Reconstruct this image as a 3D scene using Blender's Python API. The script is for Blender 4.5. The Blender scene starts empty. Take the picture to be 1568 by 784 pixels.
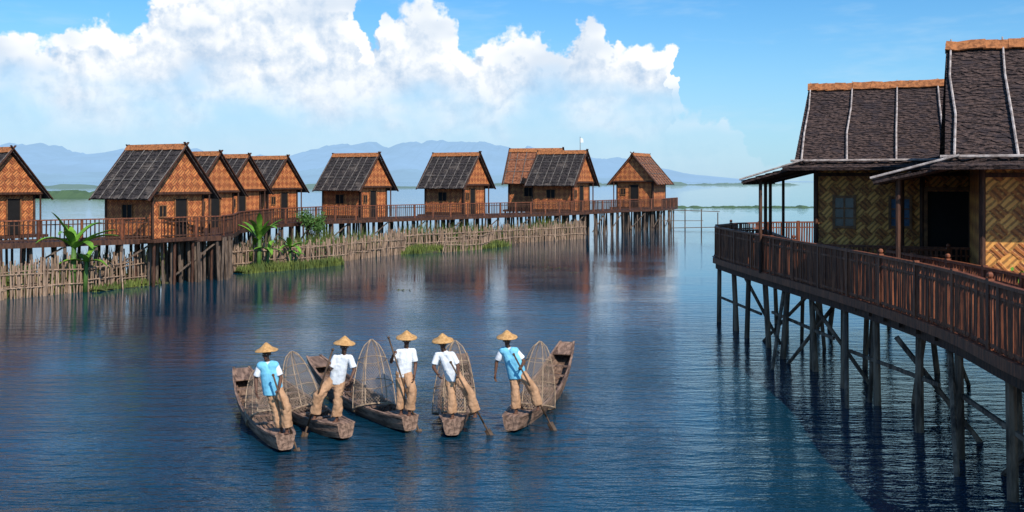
import bpy, math, random
from mathutils import Vector, Matrix, noise as mnoise
random.seed(7)
R=random.random
def ru(a,b): return a+(b-a)*R()
V=Vector
scene=bpy.context.scene
F=1506.0; HZ=278.0; H=5.3

# ---------------- mesh builder ----------------
class MB:
    def __init__(s): s.v=[]; s.f=[]; s.m=[]
    def add(s,vs,fs,m=0):
        o=len(s.v); s.v+= [tuple(x) for x in vs]
        for f in fs: s.f.append(tuple(i+o for i in f)); s.m.append(m)
    def box(s,c,size,m=0,rot=None):
        hx,hy,hz=size[0]/2,size[1]/2,size[2]/2
        vs=[V((x,y,z)) for x in(-hx,hx) for y in(-hy,hy) for z in(-hz,hz)]
        if rot is not None: vs=[rot@v for v in vs]
        c=V(c); vs=[v+c for v in vs]
        s.add(vs,[(0,1,3,2),(4,6,7,5),(0,4,5,1),(2,3,7,6),(0,2,6,4),(1,5,7,3)],m)
    def beam(s,p1,p2,w,h,m=0,up=V((0,0,1))):
        p1=V(p1);p2=V(p2);d=(p2-p1)
        if d.length<1e-5:return
        d.normalize(); sd=d.cross(up)
        if sd.length<1e-3: sd=V((1,0,0))
        sd.normalize(); u=sd.cross(d)
        vs=[]
        for p in(p1,p2):
            for a,b in((-1,-1),(1,-1),(1,1),(-1,1)): vs.append(p+sd*a*w/2+u*b*h/2)
        s.add(vs,[(0,1,2,3),(7,6,5,4),(0,4,5,1),(1,5,6,2),(2,6,7,3),(3,7,4,0)],m)
    def cyl(s,p1,p2,r1,r2=None,n=7,m=0,caps=True):
        if r2 is None:r2=r1
        p1=V(p1);p2=V(p2);d=(p2-p1)
        if d.length<1e-6:return
        d.normalize(); a=V((1,0,0)) if abs(d.x)<.8 else V((0,1,0))
        u=d.cross(a).normalized(); w=d.cross(u)
        vs=[]
        for p,r in((p1,r1),(p2,r2)):
            for i in range(n):
                t=2*math.pi*i/n; vs.append(p+u*math.cos(t)*r+w*math.sin(t)*r)
        fs=[(i,(i+1)%n,n+(i+1)%n,n+i) for i in range(n)]
        if caps: fs+=[tuple(range(n-1,-1,-1)),tuple(range(n,2*n))]
        s.add(vs,fs,m)
    def tube(s,pts,r,n=5,m=0):
        for a,b in zip(pts[:-1],pts[1:]): s.cyl(a,b,r,r,n,m)
    def sph(s,c,r,seg=10,rings=7,m=0,sc=(1,1,1)):
        vs=[];fs=[];c=V(c)
        for i in range(rings+1):
            ph=math.pi*i/rings
            for j in range(seg):
                t=2*math.pi*j/seg
                vs.append(c+V((r*sc[0]*math.sin(ph)*math.cos(t),r*sc[1]*math.sin(ph)*math.sin(t),r*sc[2]*math.cos(ph))))
        for i in range(rings):
            for j in range(seg):
                a=i*seg+j;b=i*seg+(j+1)%seg
                fs.append((a,a+seg,b+seg,b))
        s.add(vs,fs,m)
    def caps(s,p1,r1,p2,r2,m=0):
        s.sph(p1,r1,10,7,m); s.sph(p2,r2,10,7,m); s.cyl(p1,p2,r1,r2,12,m)
    def obj(s,name,mats,parent=None,smooth=False,loc=None):
        me=bpy.data.meshes.new(name); me.from_pydata(s.v,[],s.f)
        for mt in mats: me.materials.append(mt)
        me.polygons.foreach_set('material_index',s.m)
        if smooth: me.polygons.foreach_set('use_smooth',[True]*len(s.f))
        me.update()
        o=bpy.data.objects.new(name,me); scene.collection.objects.link(o)
        if parent: o.parent=parent
        if loc is not None: o.location=loc
        return o
def empty(name,loc=(0,0,0),yaw=0,sc=1):
    e=bpy.data.objects.new(name,None); e.location=loc; e.rotation_euler=(0,0,yaw); e.scale=(sc,sc,sc)
    e.empty_display_size=.3; scene.collection.objects.link(e); return e

# ---------------- node helpers ----------------
class NT:
    def __init__(s,nt): s.nt=nt
    def n(s,t,**k):
        x=s.nt.nodes.new(t)
        for a,b in k.items(): setattr(x,a,b)
        return x
    def l(s,a,b): s.nt.links.new(a,b)
    def setin(s,sock,v):
        if isinstance(v,bpy.types.NodeSocket): s.l(v,sock)
        else: sock.default_value=v
    def math(s,op,a,b=None,c=None,clamp=False):
        x=s.n('ShaderNodeMath',operation=op); x.use_clamp=clamp
        s.setin(x.inputs[0],a)
        if b is not None: s.setin(x.inputs[1],b)
        if c is not None: s.setin(x.inputs[2],c)
        return x.outputs[0]
    def vmath(s,op,a,b=None,scale=None):
        x=s.n('ShaderNodeVectorMath',operation=op); s.setin(x.inputs[0],a)
        if b is not None: s.setin(x.inputs[1],b)
        if scale is not None: s.setin(x.inputs['Scale'],scale)
        return x.outputs['Value'] if op in('DISTANCE','LENGTH','DOT_PRODUCT') else x.outputs[0]
    def mix(s,f,a,b,bt='MIX'):
        x=s.n('ShaderNodeMix',data_type='RGBA',blend_type=bt)
        s.setin(x.inputs[0],f)
        for i,v in((6,a),(7,b)):
            if not isinstance(v,bpy.types.NodeSocket) and len(v)==3: v=(*v,1)
            s.setin(x.inputs[i],v)
        return x.outputs[2]
    def noise(s,vec,scale,detail=4,rough=.55,col=False,dim='3D'):
        x=s.n('ShaderNodeTexNoise',noise_dimensions=dim); s.l(vec,x.inputs['Vector']); x.inputs['Scale'].default_value=scale
        x.inputs['Detail'].default_value=detail; x.inputs['Roughness'].default_value=rough
        return x.outputs['Color'] if col else x.outputs[0]
    def smooth(s,v,a,b,o0=0,o1=1):
        x=s.n('ShaderNodeMapRange',interpolation_type='SMOOTHSTEP'); s.setin(x.inputs[0],v)
        x.inputs[1].default_value=a;x.inputs[2].default_value=b;x.inputs[3].default_value=o0;x.inputs[4].default_value=o1
        return x.outputs[0]
    def scalev(s,vec,v): return s.vmath('MULTIPLY',vec,v)
def newmat(name):
    m=bpy.data.materials.new(name); m.use_nodes=True
    nt=NT(m.node_tree); b=m.node_tree.nodes['Principled BSDF']
    return m,nt,b
def mat(name,c1,c2=None,rough=.8,scale=3,stretch=(1,1,1),bump=.3,bscale=None,spec=.3,c3=None,world=False):
    m,nt,b=newmat(name)
    if world: co=nt.n('ShaderNodeNewGeometry').outputs['Position']
    else: co=nt.n('ShaderNodeTexCoord').outputs['Object']
    co=nt.scalev(co,stretch)
    if c2 is None: c2=tuple(x*.6 for x in c1)
    nz=nt.noise(co,scale,4,.65); f=nt.smooth(nz,.35,.65)
    col=nt.mix(f,c1,c2)
    if c3:
        f2=nt.smooth(nt.noise(co,scale*.23,2,.6),.5,.7); col=nt.mix(f2,col,c3)
    nt.l(col,b.inputs['Base Color']); b.inputs['Roughness'].default_value=rough
    b.inputs['Specular IOR Level'].default_value=spec
    if bump:
        bp=nt.n('ShaderNodeBump'); bp.inputs['Strength'].default_value=bump; bp.inputs['Distance'].default_value=.03
        nt.l(nt.noise(co,bscale or scale*3,2,.6),bp.inputs['Height']); nt.l(bp.outputs[0],b.inputs['Normal'])
    return m
def weave(name,ca,cb,k=9,dark=(.05,.02,.01)):
    m,nt,b=newmat(name)
    co=nt.n('ShaderNodeTexCoord').outputs['Object']
    sp=nt.n('ShaderNodeSeparateXYZ'); nt.l(co,sp.inputs[0])
    s=nt.math('ADD',sp.outputs[0],sp.outputs[1])
    a=nt.math('ADD',s,sp.outputs[2]); d=nt.math('SUBTRACT',s,sp.outputs[2])
    wob=nt.math('MULTIPLY',nt.noise(co,2.5,2,.5),.12)
    a=nt.math('ADD',a,wob); d=nt.math('SUBTRACT',d,wob)
    sa=nt.math('SINE',nt.math('MULTIPLY',a,k)); sd=nt.math('SINE',nt.math('MULTIPLY',d,k))
    chk=nt.smooth(nt.math('MULTIPLY',sa,sd),-.12,.12)
    fa=nt.math('SINE',nt.math('MULTIPLY',a,k*5)); fd=nt.math('SINE',nt.math('MULTIPLY',d,k*5))
    fine=nt.math('ADD',nt.math('MULTIPLY',fa,chk),nt.math('MULTIPLY',fd,nt.math('SUBTRACT',1.0,chk)))
    fine=nt.smooth(fine,-.9,.2)
    nz=nt.noise(co,1.3,4,.6); nz2=nt.noise(co,14,2,.6)
    col=nt.mix(chk,ca,cb)
    col=nt.mix(nt.math('MULTIPLY',nt.math('SUBTRACT',1.0,fine),.6),col,dark)
    col=nt.mix(nt.smooth(nz,.4,.75,0,.5),col,dark)
    col=nt.mix(nt.smooth(nz2,.5,.8,0,.5),col,tuple(min(1,x*1.6) for x in ca))
    nt.l(col,b.inputs['Base Color']); b.inputs['Roughness'].default_value=.7
    bp=nt.n('ShaderNodeBump'); bp.inputs['Strength'].default_value=.6; bp.inputs['Distance'].default_value=.02
    nt.l(nt.math('ADD',fine,chk),bp.inputs['Height']); nt.l(bp.outputs[0],b.inputs['Normal'])
    return m

M={}
M['thatch']=mat('thatch_dark',(.055,.044,.044),(.012,.010,.011),.95,8,(1,1,1),.8,25,c3=(.10,.08,.07))
M['thatch2']=mat('thatch_house',(.105,.066,.056),(.014,.009,.010),.95,9,(1.0,1,1.6),.9,30,c3=(.040,.028,.030))
M['thatchbr']=mat('thatch_brown',(.30,.12,.06),(.13,.045,.025),.9,6,(1,1,1),.7,25)
M['ridge']=mat('ridge_cap',(.46,.17,.06),(.2,.07,.025),.8,8)
M['batten']=mat('batten_pole',(.19,.165,.15),(.08,.07,.065),.8,5)
M['battenw']=mat('batten_pale',(.50,.43,.40),(.24,.19,.17),.8,5)
M['weaveO']=weave('woven_bamboo_orange',(.70,.235,.07),(.42,.11,.034),7)
M['weaveY']=weave('woven_bamboo_yellow',(.86,.38,.09),(.44,.14,.03),7,(.07,.022,.01))
M['wood']=mat('dark_wood',(.10,.042,.024),(.036,.016,.011),.7,4,(3,3,.6))
M['woodr']=mat('red_wood',(.27,.085,.036),(.09,.027,.014),.55,3,(4,4,.7),.3,c3=(.14,.045,.022),spec=.4)
M['woodg']=mat('pile_wood',(.17,.12,.09),(.06,.042,.034),.85,3,(3,3,.5),.6)
M['pilew']=mat('pile_weathered',(.27,.175,.12),(.055,.035,.026),.85,2.2,(2,2,.4),.6,c3=(.10,.064,.045))
M['bamboo']=mat('fence_bamboo',(.42,.285,.20),(.16,.105,.075),.8,2.2,(3,3,.5),.4,c3=(.23,.15,.10))
M['dark']=mat('dark_opening',(.008,.007,.007),(.012,.01,.01),.8,3,bump=0)
M['trim']=mat('window_trim',(.26,.12,.05),(.14,.06,.027),.6,5)
M['glass']=mat('window_pane',(.05,.05,.045),(.10,.085,.07),.25,2,bump=0,spec=.5)
M['blue']=mat('window_blue',(.10,.18,.28),(.05,.09,.16),.5,4,bump=0)
M['leaf']=mat('banana_leaf',(.16,.32,.035),(.08,.20,.02),.45,3,(1,1,1),.2)
M['leafd']=mat('bush_leaf',(.05,.12,.025),(.09,.17,.035),.6,6)
M['grass']=mat('reed_grass',(.14,.17,.035),(.07,.10,.025),.8,1.2,bump=0,world=True)
M['soil']=mat('marsh_ground',(.09,.10,.03),(.05,.045,.025),.9,1.0,world=True)
M['boat']=mat('boat_plank',(.34,.21,.15),(.085,.05,.036),.75,2.5,(5,.7,5),.5,c3=(.16,.10,.075))
M['boatin']=mat('boat_inside',(.25,.16,.115),(.075,.046,.034),.8,3,(6,1,6),.5)
M['oar']=mat('oar_wood',(.12,.07,.04),(.05,.03,.02),.6,5)
M['skin']=mat('skin_brown',(.13,.062,.038),(.10,.045,.028),.5,8,bump=.05)
M['hair']=mat('hair_black',(.01,.008,.007),(.015,.012,.01),.5,20)
M['white']=mat('cloth_white',(.74,.76,.80),(.64,.67,.72),.85,6,bump=.2)
M['bluec']=mat('cloth_blue',(.20,.56,.76),(.15,.46,.67),.85,6,bump=.2)
M['tan']=mat('cloth_tan',(.50,.29,.17),(.36,.20,.11),.85,5,(1,1,.4),.3)
M['straw']=mat('straw_hat',(.62,.36,.15),(.42,.22,.08),.75,20,bump=.4)
M['eye']=mat('eye_white',(.6,.58,.55),(.55,.5,.5),.3,5,bump=0)
M['lip']=mat('lips',(.12,.035,.03),(.1,.03,.025),.5,5,bump=0)
M['hoop']=mat('bamboo_hoop',(.42,.30,.20),(.22,.15,.10),.6,6)
def netmat():
    m,nt,b=newmat('fish_net')
    uv=nt.n('ShaderNodeTexCoord').outputs['UV']
    sp=nt.n('ShaderNodeSeparateXYZ'); nt.l(uv,sp.inputs[0])
    a=nt.math('FRACT',nt.math('MULTIPLY',nt.math('ADD',sp.outputs[0],sp.outputs[1]),22))
    d=nt.math('FRACT',nt.math('MULTIPLY',nt.math('SUBTRACT',sp.outputs[0],sp.outputs[1]),22))
    k=nt.math('MAXIMUM',nt.math('LESS_THAN',a,.11),nt.math('LESS_THAN',d,.11))
    tr=nt.n('ShaderNodeBsdfTransparent'); mx=nt.n('ShaderNodeMixShader')
    nt.l(k,mx.inputs[0]); nt.l(tr.outputs[0],mx.inputs[1]); nt.l(b.outputs[0],mx.inputs[2])
    b.inputs['Base Color'].default_value=(.28,.21,.16,1); b.inputs['Roughness'].default_value=.9
    nt.l(mx.outputs[0],m.node_tree.nodes['Material Output'].inputs[0]); return m
M['net']=netmat()

# ---------------- sun / sky ----------------
SUN_EL=math.radians(41); SUN_AZ=math.radians(152)
sd=V((math.sin(SUN_AZ)*math.cos(SUN_EL),math.cos(SUN_AZ)*math.cos(SUN_EL),math.sin(SUN_EL)))
sl=bpy.data.lights.new('sun','SUN'); sl.energy=5.0; sl.angle=math.radians(.5); sl.color=(1,.93,.82)
so=bpy.data.objects.new('sun',sl); so.rotation_euler=sd.to_track_quat('Z','Y').to_euler(); scene.collection.objects.link(so)
w=bpy.data.worlds.new('World'); scene.world=w; w.use_nodes=True
nt=NT(w.node_tree); bg=w.node_tree.nodes['Background']; bg.inputs[1].default_value=.1
sky=nt.n('ShaderNodeTexSky',sky_type='NISHITA'); sky.sun_disc=False; sky.sun_elevation=SUN_EL; sky.sun_rotation=SUN_AZ
sky.air_density=1.0; sky.dust_density=.6; sky.ozone_density=2.0
def px2ae(px,py):
    u=(px-784)/F; v=(HZ-py)/F; az=math.atan(u); return az, math.atan(v*math.cos(az))
top=[(-500,120),(-300,60),(-150,20),(-60,45),(0,42),(30,36),(60,50),(95,60),(130,38),(165,30),(190,50),(215,14),(240,-16),(300,-45),(400,-55),(490,-40),(535,-12),(552,34),(568,66),(585,22),(615,2),(650,4),(690,22),(712,64),(735,84),(755,62),(785,44),(812,44),(840,64),(862,70),(882,40),(905,28),(935,38),(958,70),(985,66),(1010,60),(1030,72),(1038,110),(1044,170),(1080,190),(1105,168),(1125,180),(1150,225),(1200,265),(1400,272)]
A0,A1=-.75,.45; E1=.30
g=bpy.data.node_groups.new('CloudDensity','ShaderNodeTree')
g.interface.new_socket('P',in_out='INPUT',socket_type='NodeSocketVector'); g.interface.new_socket('D',in_out='OUTPUT',socket_type='NodeSocketFloat')
gn=NT(g); gi=gn.n('NodeGroupInput'); go=gn.n('NodeGroupOutput')
P=gi.outputs[0]
w1=gn.vmath('SCALE',gn.vmath('SUBTRACT',gn.noise(P,26,4,.6,True,'2D'),(.5,.5,.5)),scale=.055)
PW=gn.vmath('ADD',P,w1)
sp=gn.n('ShaderNodeSeparateXYZ'); gn.l(PW,sp.inputs[0])
fc=gn.n('ShaderNodeFloatCurve'); cv=fc.mapping.curves[0]
pts=[]
for (bx,by) in top:
    a_,e_=px2ae(bx,by); pts.append(((a_-A0)/(A1-A0),max(0,min(1,e_/E1))))
pts=[(0,.3)]+[p for p in pts if .002<p[0]<.998]+[(1,0)]
cv.points[0].location=pts[0]; cv.points[1].location=pts[-1]
for p in pts[1:-1]: cv.points.new(*p)
fc.mapping.update()
gn.l(gn.math('DIVIDE',gn.math('SUBTRACT',sp.outputs[0],A0),A1-A0,clamp=True),fc.inputs['Value'])
D=gn.math('DIVIDE',gn.math('SUBTRACT',gn.math('MULTIPLY',fc.outputs[0],E1),sp.outputs[1]),.035)
D=gn.math('MINIMUM',D,.62)
D=gn.math('MAXIMUM',D,-1.0)
msk=gn.smooth(gn.math('ABSOLUTE',sp.outputs[0]),.7,1.0)
gen=gn.math('MULTIPLY',gn.math('SUBTRACT',gn.noise(P,3.0,4,.6,dim='2D'),.58),4.0)
gen=gn.math('SUBTRACT',gen,gn.math('MULTIPLY',gn.math('MAXIMUM',sp.outputs[1],0),2.0))
gm=gn.n('ShaderNodeMix',data_type='FLOAT'); gn.l(msk,gm.inputs[0]); gn.l(D,gm.inputs[2]); gn.l(gen,gm.inputs[3]); D=gm.outputs[0]
def vor(sc,am):
    b_=gn.n('ShaderNodeTexVoronoi',feature='F1',voronoi_dimensions='2D'); gn.l(PW,b_.inputs['Vector']); b_.inputs['Scale'].default_value=sc
    return gn.math('MULTIPLY',gn.math('SUBTRACT',.5,b_.outputs['Distance']),am)
D=gn.math('ADD',D,gn.math('ADD',vor(20,.50),vor(52,.26)))
D=gn.math('ADD',D,gn.math('MULTIPLY',gn.math('SUBTRACT',gn.noise(P,85,4,.65,dim='2D'),.5),.32))
gn.l(D,go.inputs[0])
tc=nt.n('ShaderNodeTexCoord').outputs['Generated']
sp=nt.n('ShaderNodeSeparateXYZ'); nt.l(tc,sp.inputs[0])
az=nt.math('ARCTAN2',sp.outputs[0],sp.outputs[1]); el=nt.math('ARCSINE',sp.outputs[2])
cb=nt.n('ShaderNodeCombineXYZ'); nt.l(az,cb.inputs[0]); nt.l(el,cb.inputs[1])
P=cb.outputs[0]
def grp(p):
    x=nt.n('ShaderNodeGroup'); x.node_tree=g; nt.l(p,x.inputs[0]); return x.outputs[0]
D1=grp(P); D2=grp(nt.vmath('ADD',P,(.006,.011,0)))
alpha=nt.smooth(D1,.0,.34)
big=nt.noise(nt.scalev(P,(1,1.6,1)),9,3,.55,dim='2D')
fade=nt.smooth(nt.math('ADD',el,nt.math('MULTIPLY',nt.math('SUBTRACT',big,.5),.11)),.04,.105)
alpha=nt.math('MULTIPLY',alpha,nt.math('MULTIPLY_ADD',fade,.82,.18))
lit=nt.math('MULTIPLY_ADD',nt.math('SUBTRACT',D1,D2),1.8,.74,clamp=True)
lit=nt.math('MULTIPLY',lit,nt.smooth(big,.28,.52,.5,1))
ccol=nt.mix(lit,(4.7,6.3,8.4),(10.3,10.5,10.7))
low=nt.smooth(el,.13,.04)
ccol=nt.mix(nt.math('MULTIPLY',low,.6),ccol,(6.4,7.9,9.5))
skc=nt.mix(1.0,sky.outputs[0],(.55,1.12,1.52),'MULTIPLY')
hz=nt.math('POWER',nt.smooth(nt.math('ABSOLUTE',el),.22,0.0),1.5)
azf=nt.smooth(az,.45,-.1)
hz=nt.math('MULTIPLY',hz,nt.math('MULTIPLY_ADD',azf,.40,.50))
skc=nt.mix(hz,skc,(5.5,7.6,9.6))
wisp=nt.math('MULTIPLY',nt.smooth(nt.noise(nt.scalev(P,(3,14,1)),2.2,4,.65,dim='2D'),.5,.8),.22)
skc=nt.mix(wisp,skc,(6.2,8.1,9.6))
fin=nt.mix(alpha,skc,ccol)
nt.l(fin,bg.inputs[0])
w.cycles.sampling_method='MANUAL'; w.cycles.sample_map_resolution=512

# ---------------- camera ----------------
cam=bpy.data.cameras.new('camera'); co=bpy.data.objects.new('camera',cam); scene.collection.objects.link(co)
co.location=(0,0,H); co.rotation_euler=(math.pi/2,0,0); cam.sensor_width=36; cam.lens=36*F/1568; cam.shift_y=-(392-HZ)/1568
cam.clip_start=.1; cam.clip_end=80000; scene.camera=co
scene.view_settings.view_transform='Standard'; scene.view_settings.look='None'; scene.view_settings.exposure=0

# ---------------- water ----------------
m,nt,b=newmat('lake_water')
pos=nt.n('ShaderNodeNewGeometry').outputs['Position']
b.inputs['Roughness'].default_value=.02; b.inputs['IOR'].default_value=1.42
big=nt.noise(pos,.05,3,.5)
nt.l(nt.mix(nt.smooth(big,.35,.7),(.0015,.026,.052),(.003,.040,.070)),b.inputs['Base Color'])
n1=nt.noise(nt.scalev(pos,(.55,2.3,1)),1.1,2,.55,dim='2D'); n2=nt.noise(nt.scalev(pos,(.9,2.4,1)),3.8,3,.6,dim='2D')
n3=nt.noise(nt.scalev(pos,(.4,1,1)),.22,2,.5,dim='2D')
def rings(cx,cy,f,rr):
    d=nt.vmath('DISTANCE',pos,(cx,cy,0)); s_=nt.math('SINE',nt.math('MULTIPLY',d,f)); return nt.math('MULTIPLY',s_,nt.smooth(d,rr,.6,0,.06))
h=nt.math('ADD',nt.math('MULTIPLY',n1,.55),nt.math('MULTIPLY',n2,.26))
for (cx,cy) in((-4.1,18.7),(-1.0,20.2),(.6,20.9)): h=nt.math('ADD',h,rings(cx,cy,13,4.2))
cp=nt.n('ShaderNodeBump'); cp.inputs['Distance'].default_value=.155
nt.l(h,cp.inputs['Height'])
dist=nt.vmath('LENGTH',pos)
nt.l(nt.math('MULTIPLY',nt.smooth(n3,.3,.75,.34,.85),nt.smooth(dist,19,50,1.0,.15)),cp.inputs['Strength']); nt.l(cp.outputs[0],b.inputs['Normal'])
mb=MB(); mb.add([(-30000,-3000,0),(30000,-3000,0),(30000,40000,0),(-30000,40000,0)],[(0,1,2,3)]); mb.obj('lake_water',[m])

# ---------------- mountains ----------------
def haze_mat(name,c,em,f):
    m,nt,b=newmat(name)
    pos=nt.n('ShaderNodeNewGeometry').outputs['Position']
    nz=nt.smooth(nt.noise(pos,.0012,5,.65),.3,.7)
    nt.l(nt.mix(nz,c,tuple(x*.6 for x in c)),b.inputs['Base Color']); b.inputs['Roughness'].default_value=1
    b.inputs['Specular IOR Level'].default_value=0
    b.inputs['Emission Color'].default_value=(*em,1); b.inputs['Emission Strength'].default_value=f  # distance haze put into the material: bluish emission stands in for airlight
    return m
prof=[(-500,240),(-200,228),(0,224),(60,221),(110,230),(160,238),(205,228),(240,222),(300,232),(380,242),(450,236),(520,222),(560,217),(600,222),(640,221),(700,218),(740,215),(800,226),(880,236),(950,243),(1020,262),(1090,275),(1200,278)]
def lerp_prof(px,p):
    for (a,b2),(c,d) in zip(p[:-1],p[1:]):
        if a<=px<=c: t=(px-a)/(c-a); return b2+(d-b2)*t
    return p[-1][1]
def ridge(name,prof,Y,mt,depth,amp):
    mb=MB(); N=420; rows=8; x0,x1=prof[0][0],prof[-1][0]
    for j in range(rows+1):
        fy=j/rows
        for i in range(N+1):
            px=x0+(x1-x0)*i/N; X=(px-784)/F*Y
            hgt=max(0,(HZ-lerp_prof(px,prof))/F*Y)
            env=fy**.8
            hh=hgt*env+ hgt*env*amp*mnoise.fractal(V((X/ (Y*.02),fy*3,1.7)),1,2,6)
            mb.v.append((X,Y-depth*(1-fy),max(-5,hh)))
    for j in range(rows):
        for i in range(N):
            a=j*(N+1)+i; mb.f.append((a,a+1,a+N+2,a+N+1)); mb.m.append(0)
    return mb.obj(name,[mt],smooth=False)
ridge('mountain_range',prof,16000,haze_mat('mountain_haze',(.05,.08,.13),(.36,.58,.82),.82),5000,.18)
prof2=[(-500,262),(0,262),(100,268),(250,262),(420,266),(500,258),(640,262),(800,268),(950,272),(1000,278)]
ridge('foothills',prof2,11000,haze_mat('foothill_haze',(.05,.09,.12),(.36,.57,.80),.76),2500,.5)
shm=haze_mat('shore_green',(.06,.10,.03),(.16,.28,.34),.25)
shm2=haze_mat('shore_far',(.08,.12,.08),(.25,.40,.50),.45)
def shore(name,x0,x1,Y,hm,mt,dep,seed):
    mb=MB(); n=260
    for i in range(n+1):
        X=x0+(x1-x0)*i/n
        k=mnoise.fractal(V((i*.11,seed,0)),1,2,5); e=min(1,min(i,n-i)/12)
        z=max(.05,hm*(.45+.6*k)*e)
        y=Y+dep*.1*mnoise.noise(V((i*.05,seed,3)))
        mb.v+= [(X,y-dep*.25,-.1),(X,y,z),(X,y+dep*.5,z*ru(.7,1.1)),(X,y+dep,-.1)]
    for i in range(n):
        for k in range(3):
            a=i*4+k; mb.f.append((a,a+4,a+5,a+1)); mb.m.append(0)
    mb.obj(name,[mt])
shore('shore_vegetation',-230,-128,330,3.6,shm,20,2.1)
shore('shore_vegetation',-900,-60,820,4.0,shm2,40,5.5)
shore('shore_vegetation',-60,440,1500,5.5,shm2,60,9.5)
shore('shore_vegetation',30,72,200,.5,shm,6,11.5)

# ---------------- polyline helpers ----------------
def resample(pts,step):
    out=[V(pts[0])]
    for a,b in zip(pts[:-1],pts[1:]):
        a=V(a);b=V(b);n=max(1,round((b-a).length/step))
        for i in range(1,n+1): out.append(a.lerp(b,i/n))
    return out
def catmull(pts,k=6):
    P=[V(p) for p in pts]; P=[P[0]*2-P[1]]+P+[P[-1]*2-P[-2]]; out=[]
    for i in range(1,len(P)-2):
        for j in range(k):
            t=j/k; p0,p1,p2,p3=P[i-1:i+3]
            out.append(.5*((2*p1)+(p2-p0)*t+(2*p0-5*p1+4*p2-p3)*t*t+(3*p1-p0-3*p2+p3)*t**3))
    out.append(P[-2]); return out
def offset(pts,d):
    out=[]
    for i,p in enumerate(pts):
        a=pts[max(0,i-1)];b=pts[min(len(pts)-1,i+1)]
        t=(V(b)-V(a)).normalized(); out.append(V((p[0]-t.y*d,p[1]+t.x*d)))
    return out
def p3(p,z): return V((p[0],p[1],z))
def deck(mb,front,back,z,th=.12,m=0):
    n=len(front)
    for i in range(n-1):
        a,b,c,d=front[i],front[i+1],back[i+1],back[i]
        vs=[p3(q,z) for q in(a,b,c,d)]+[p3(q,z-th) for q in(a,b,c,d)]
        mb.add(vs,[(0,1,2,3),(7,6,5,4),(0,4,5,1),(2,6,7,3)],m)
def railing(mb,pts,z,h,post=1.8,slat=.12,sw=.035,m=0,m2=0,knob=True,postr=.07):
    pts=[V(p) for p in pts]
    for a,b in zip(pts[:-1],pts[1:]):
        mb.beam(p3(a,z+h),p3(b,z+h),.11,.06,m2); mb.beam(p3(a,z+h-.22),p3(b,z+h-.22),.05,.05,m); mb.beam(p3(a,z+.12),p3(b,z+.12),.05,.06,m)
    tot=[0]
    for a,b in zip(pts[:-1],pts[1:]): tot.append(tot[-1]+(b-a).length)
    def at(s):
        for i in range(len(pts)-1):
            if s<=tot[i+1]+1e-9:
                t=(s-tot[i])/max(1e-9,tot[i+1]-tot[i]); return pts[i].lerp(pts[i+1],t)
        return pts[-1]
    L=tot[-1]
    n=max(1,round(L/post))
    for i in range(n+1):
        p=at(L*i/n); mb.beam(p3(p,z-.05),p3(p,z+h+(.06 if knob else .02)),postr*1.5,postr*1.5,m2)
        if knob and i%3==0: mb.sph(p3(p,z+h+.12),.06,8,5,m2)
    n=int(L/slat)
    for i in range(n):
        p=at(L*(i+.5)/n); k=sw*ru(.8,1.2); mb.beam(p3(p,z+.05)+V((ru(-.015,.015),ru(-.015,.015),0)),p3(p,z+h-.02)+V((ru(-.012,.012),ru(-.012,.012),0)),k,k,m)

# ---------------- roofs ----------------
def slope(mb,A,B,C,D,n,mi=0,lift=.05,jit=.03,mseg=None,und=.07):
    A,B,C,D=map(V,(A,B,C,D)); nrm=(B-A).cross(D-A)
    if nrm.z<0: nrm=-nrm
    nrm.normalize(); mseg=mseg or max(4,int((B-A).length/.12))
    def pt(u,t): return A.lerp(B,u).lerp(D.lerp(C,u),t)
    for i in range(n):
        t0=i/n;t1=min(1,(i+1.5)/n); vs=[];fs=[]
        for k in range(mseg+1):
            u=k/mseg; j=ru(-1,1)*jit/ max(.5,(D-A).length)
            p=pt(u,max(-.02,t0+j)); q=pt(u,t1)
            l2=lift*ru(.6,1.3)
            vs+=[p+nrm*l2-nrm*lift*.9, p+nrm*l2, q+nrm*.0]
        for k in range(mseg):
            a=k*3; fs+=[(a,a+3,a+4,a+1),(a+1,a+4,a+5,a+2)]
        mb.add(vs,fs,mi)
    q=[A,B,C,D]; vs=[x-nrm*.01 for x in q]+[x-nrm*und for x in q]
    mb.add(vs,[(3,2,1,0),(4,5,6,7),(0,1,5,4),(2,3,7,6),(1,2,6,5),(3,0,4,7)],mi)

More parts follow.
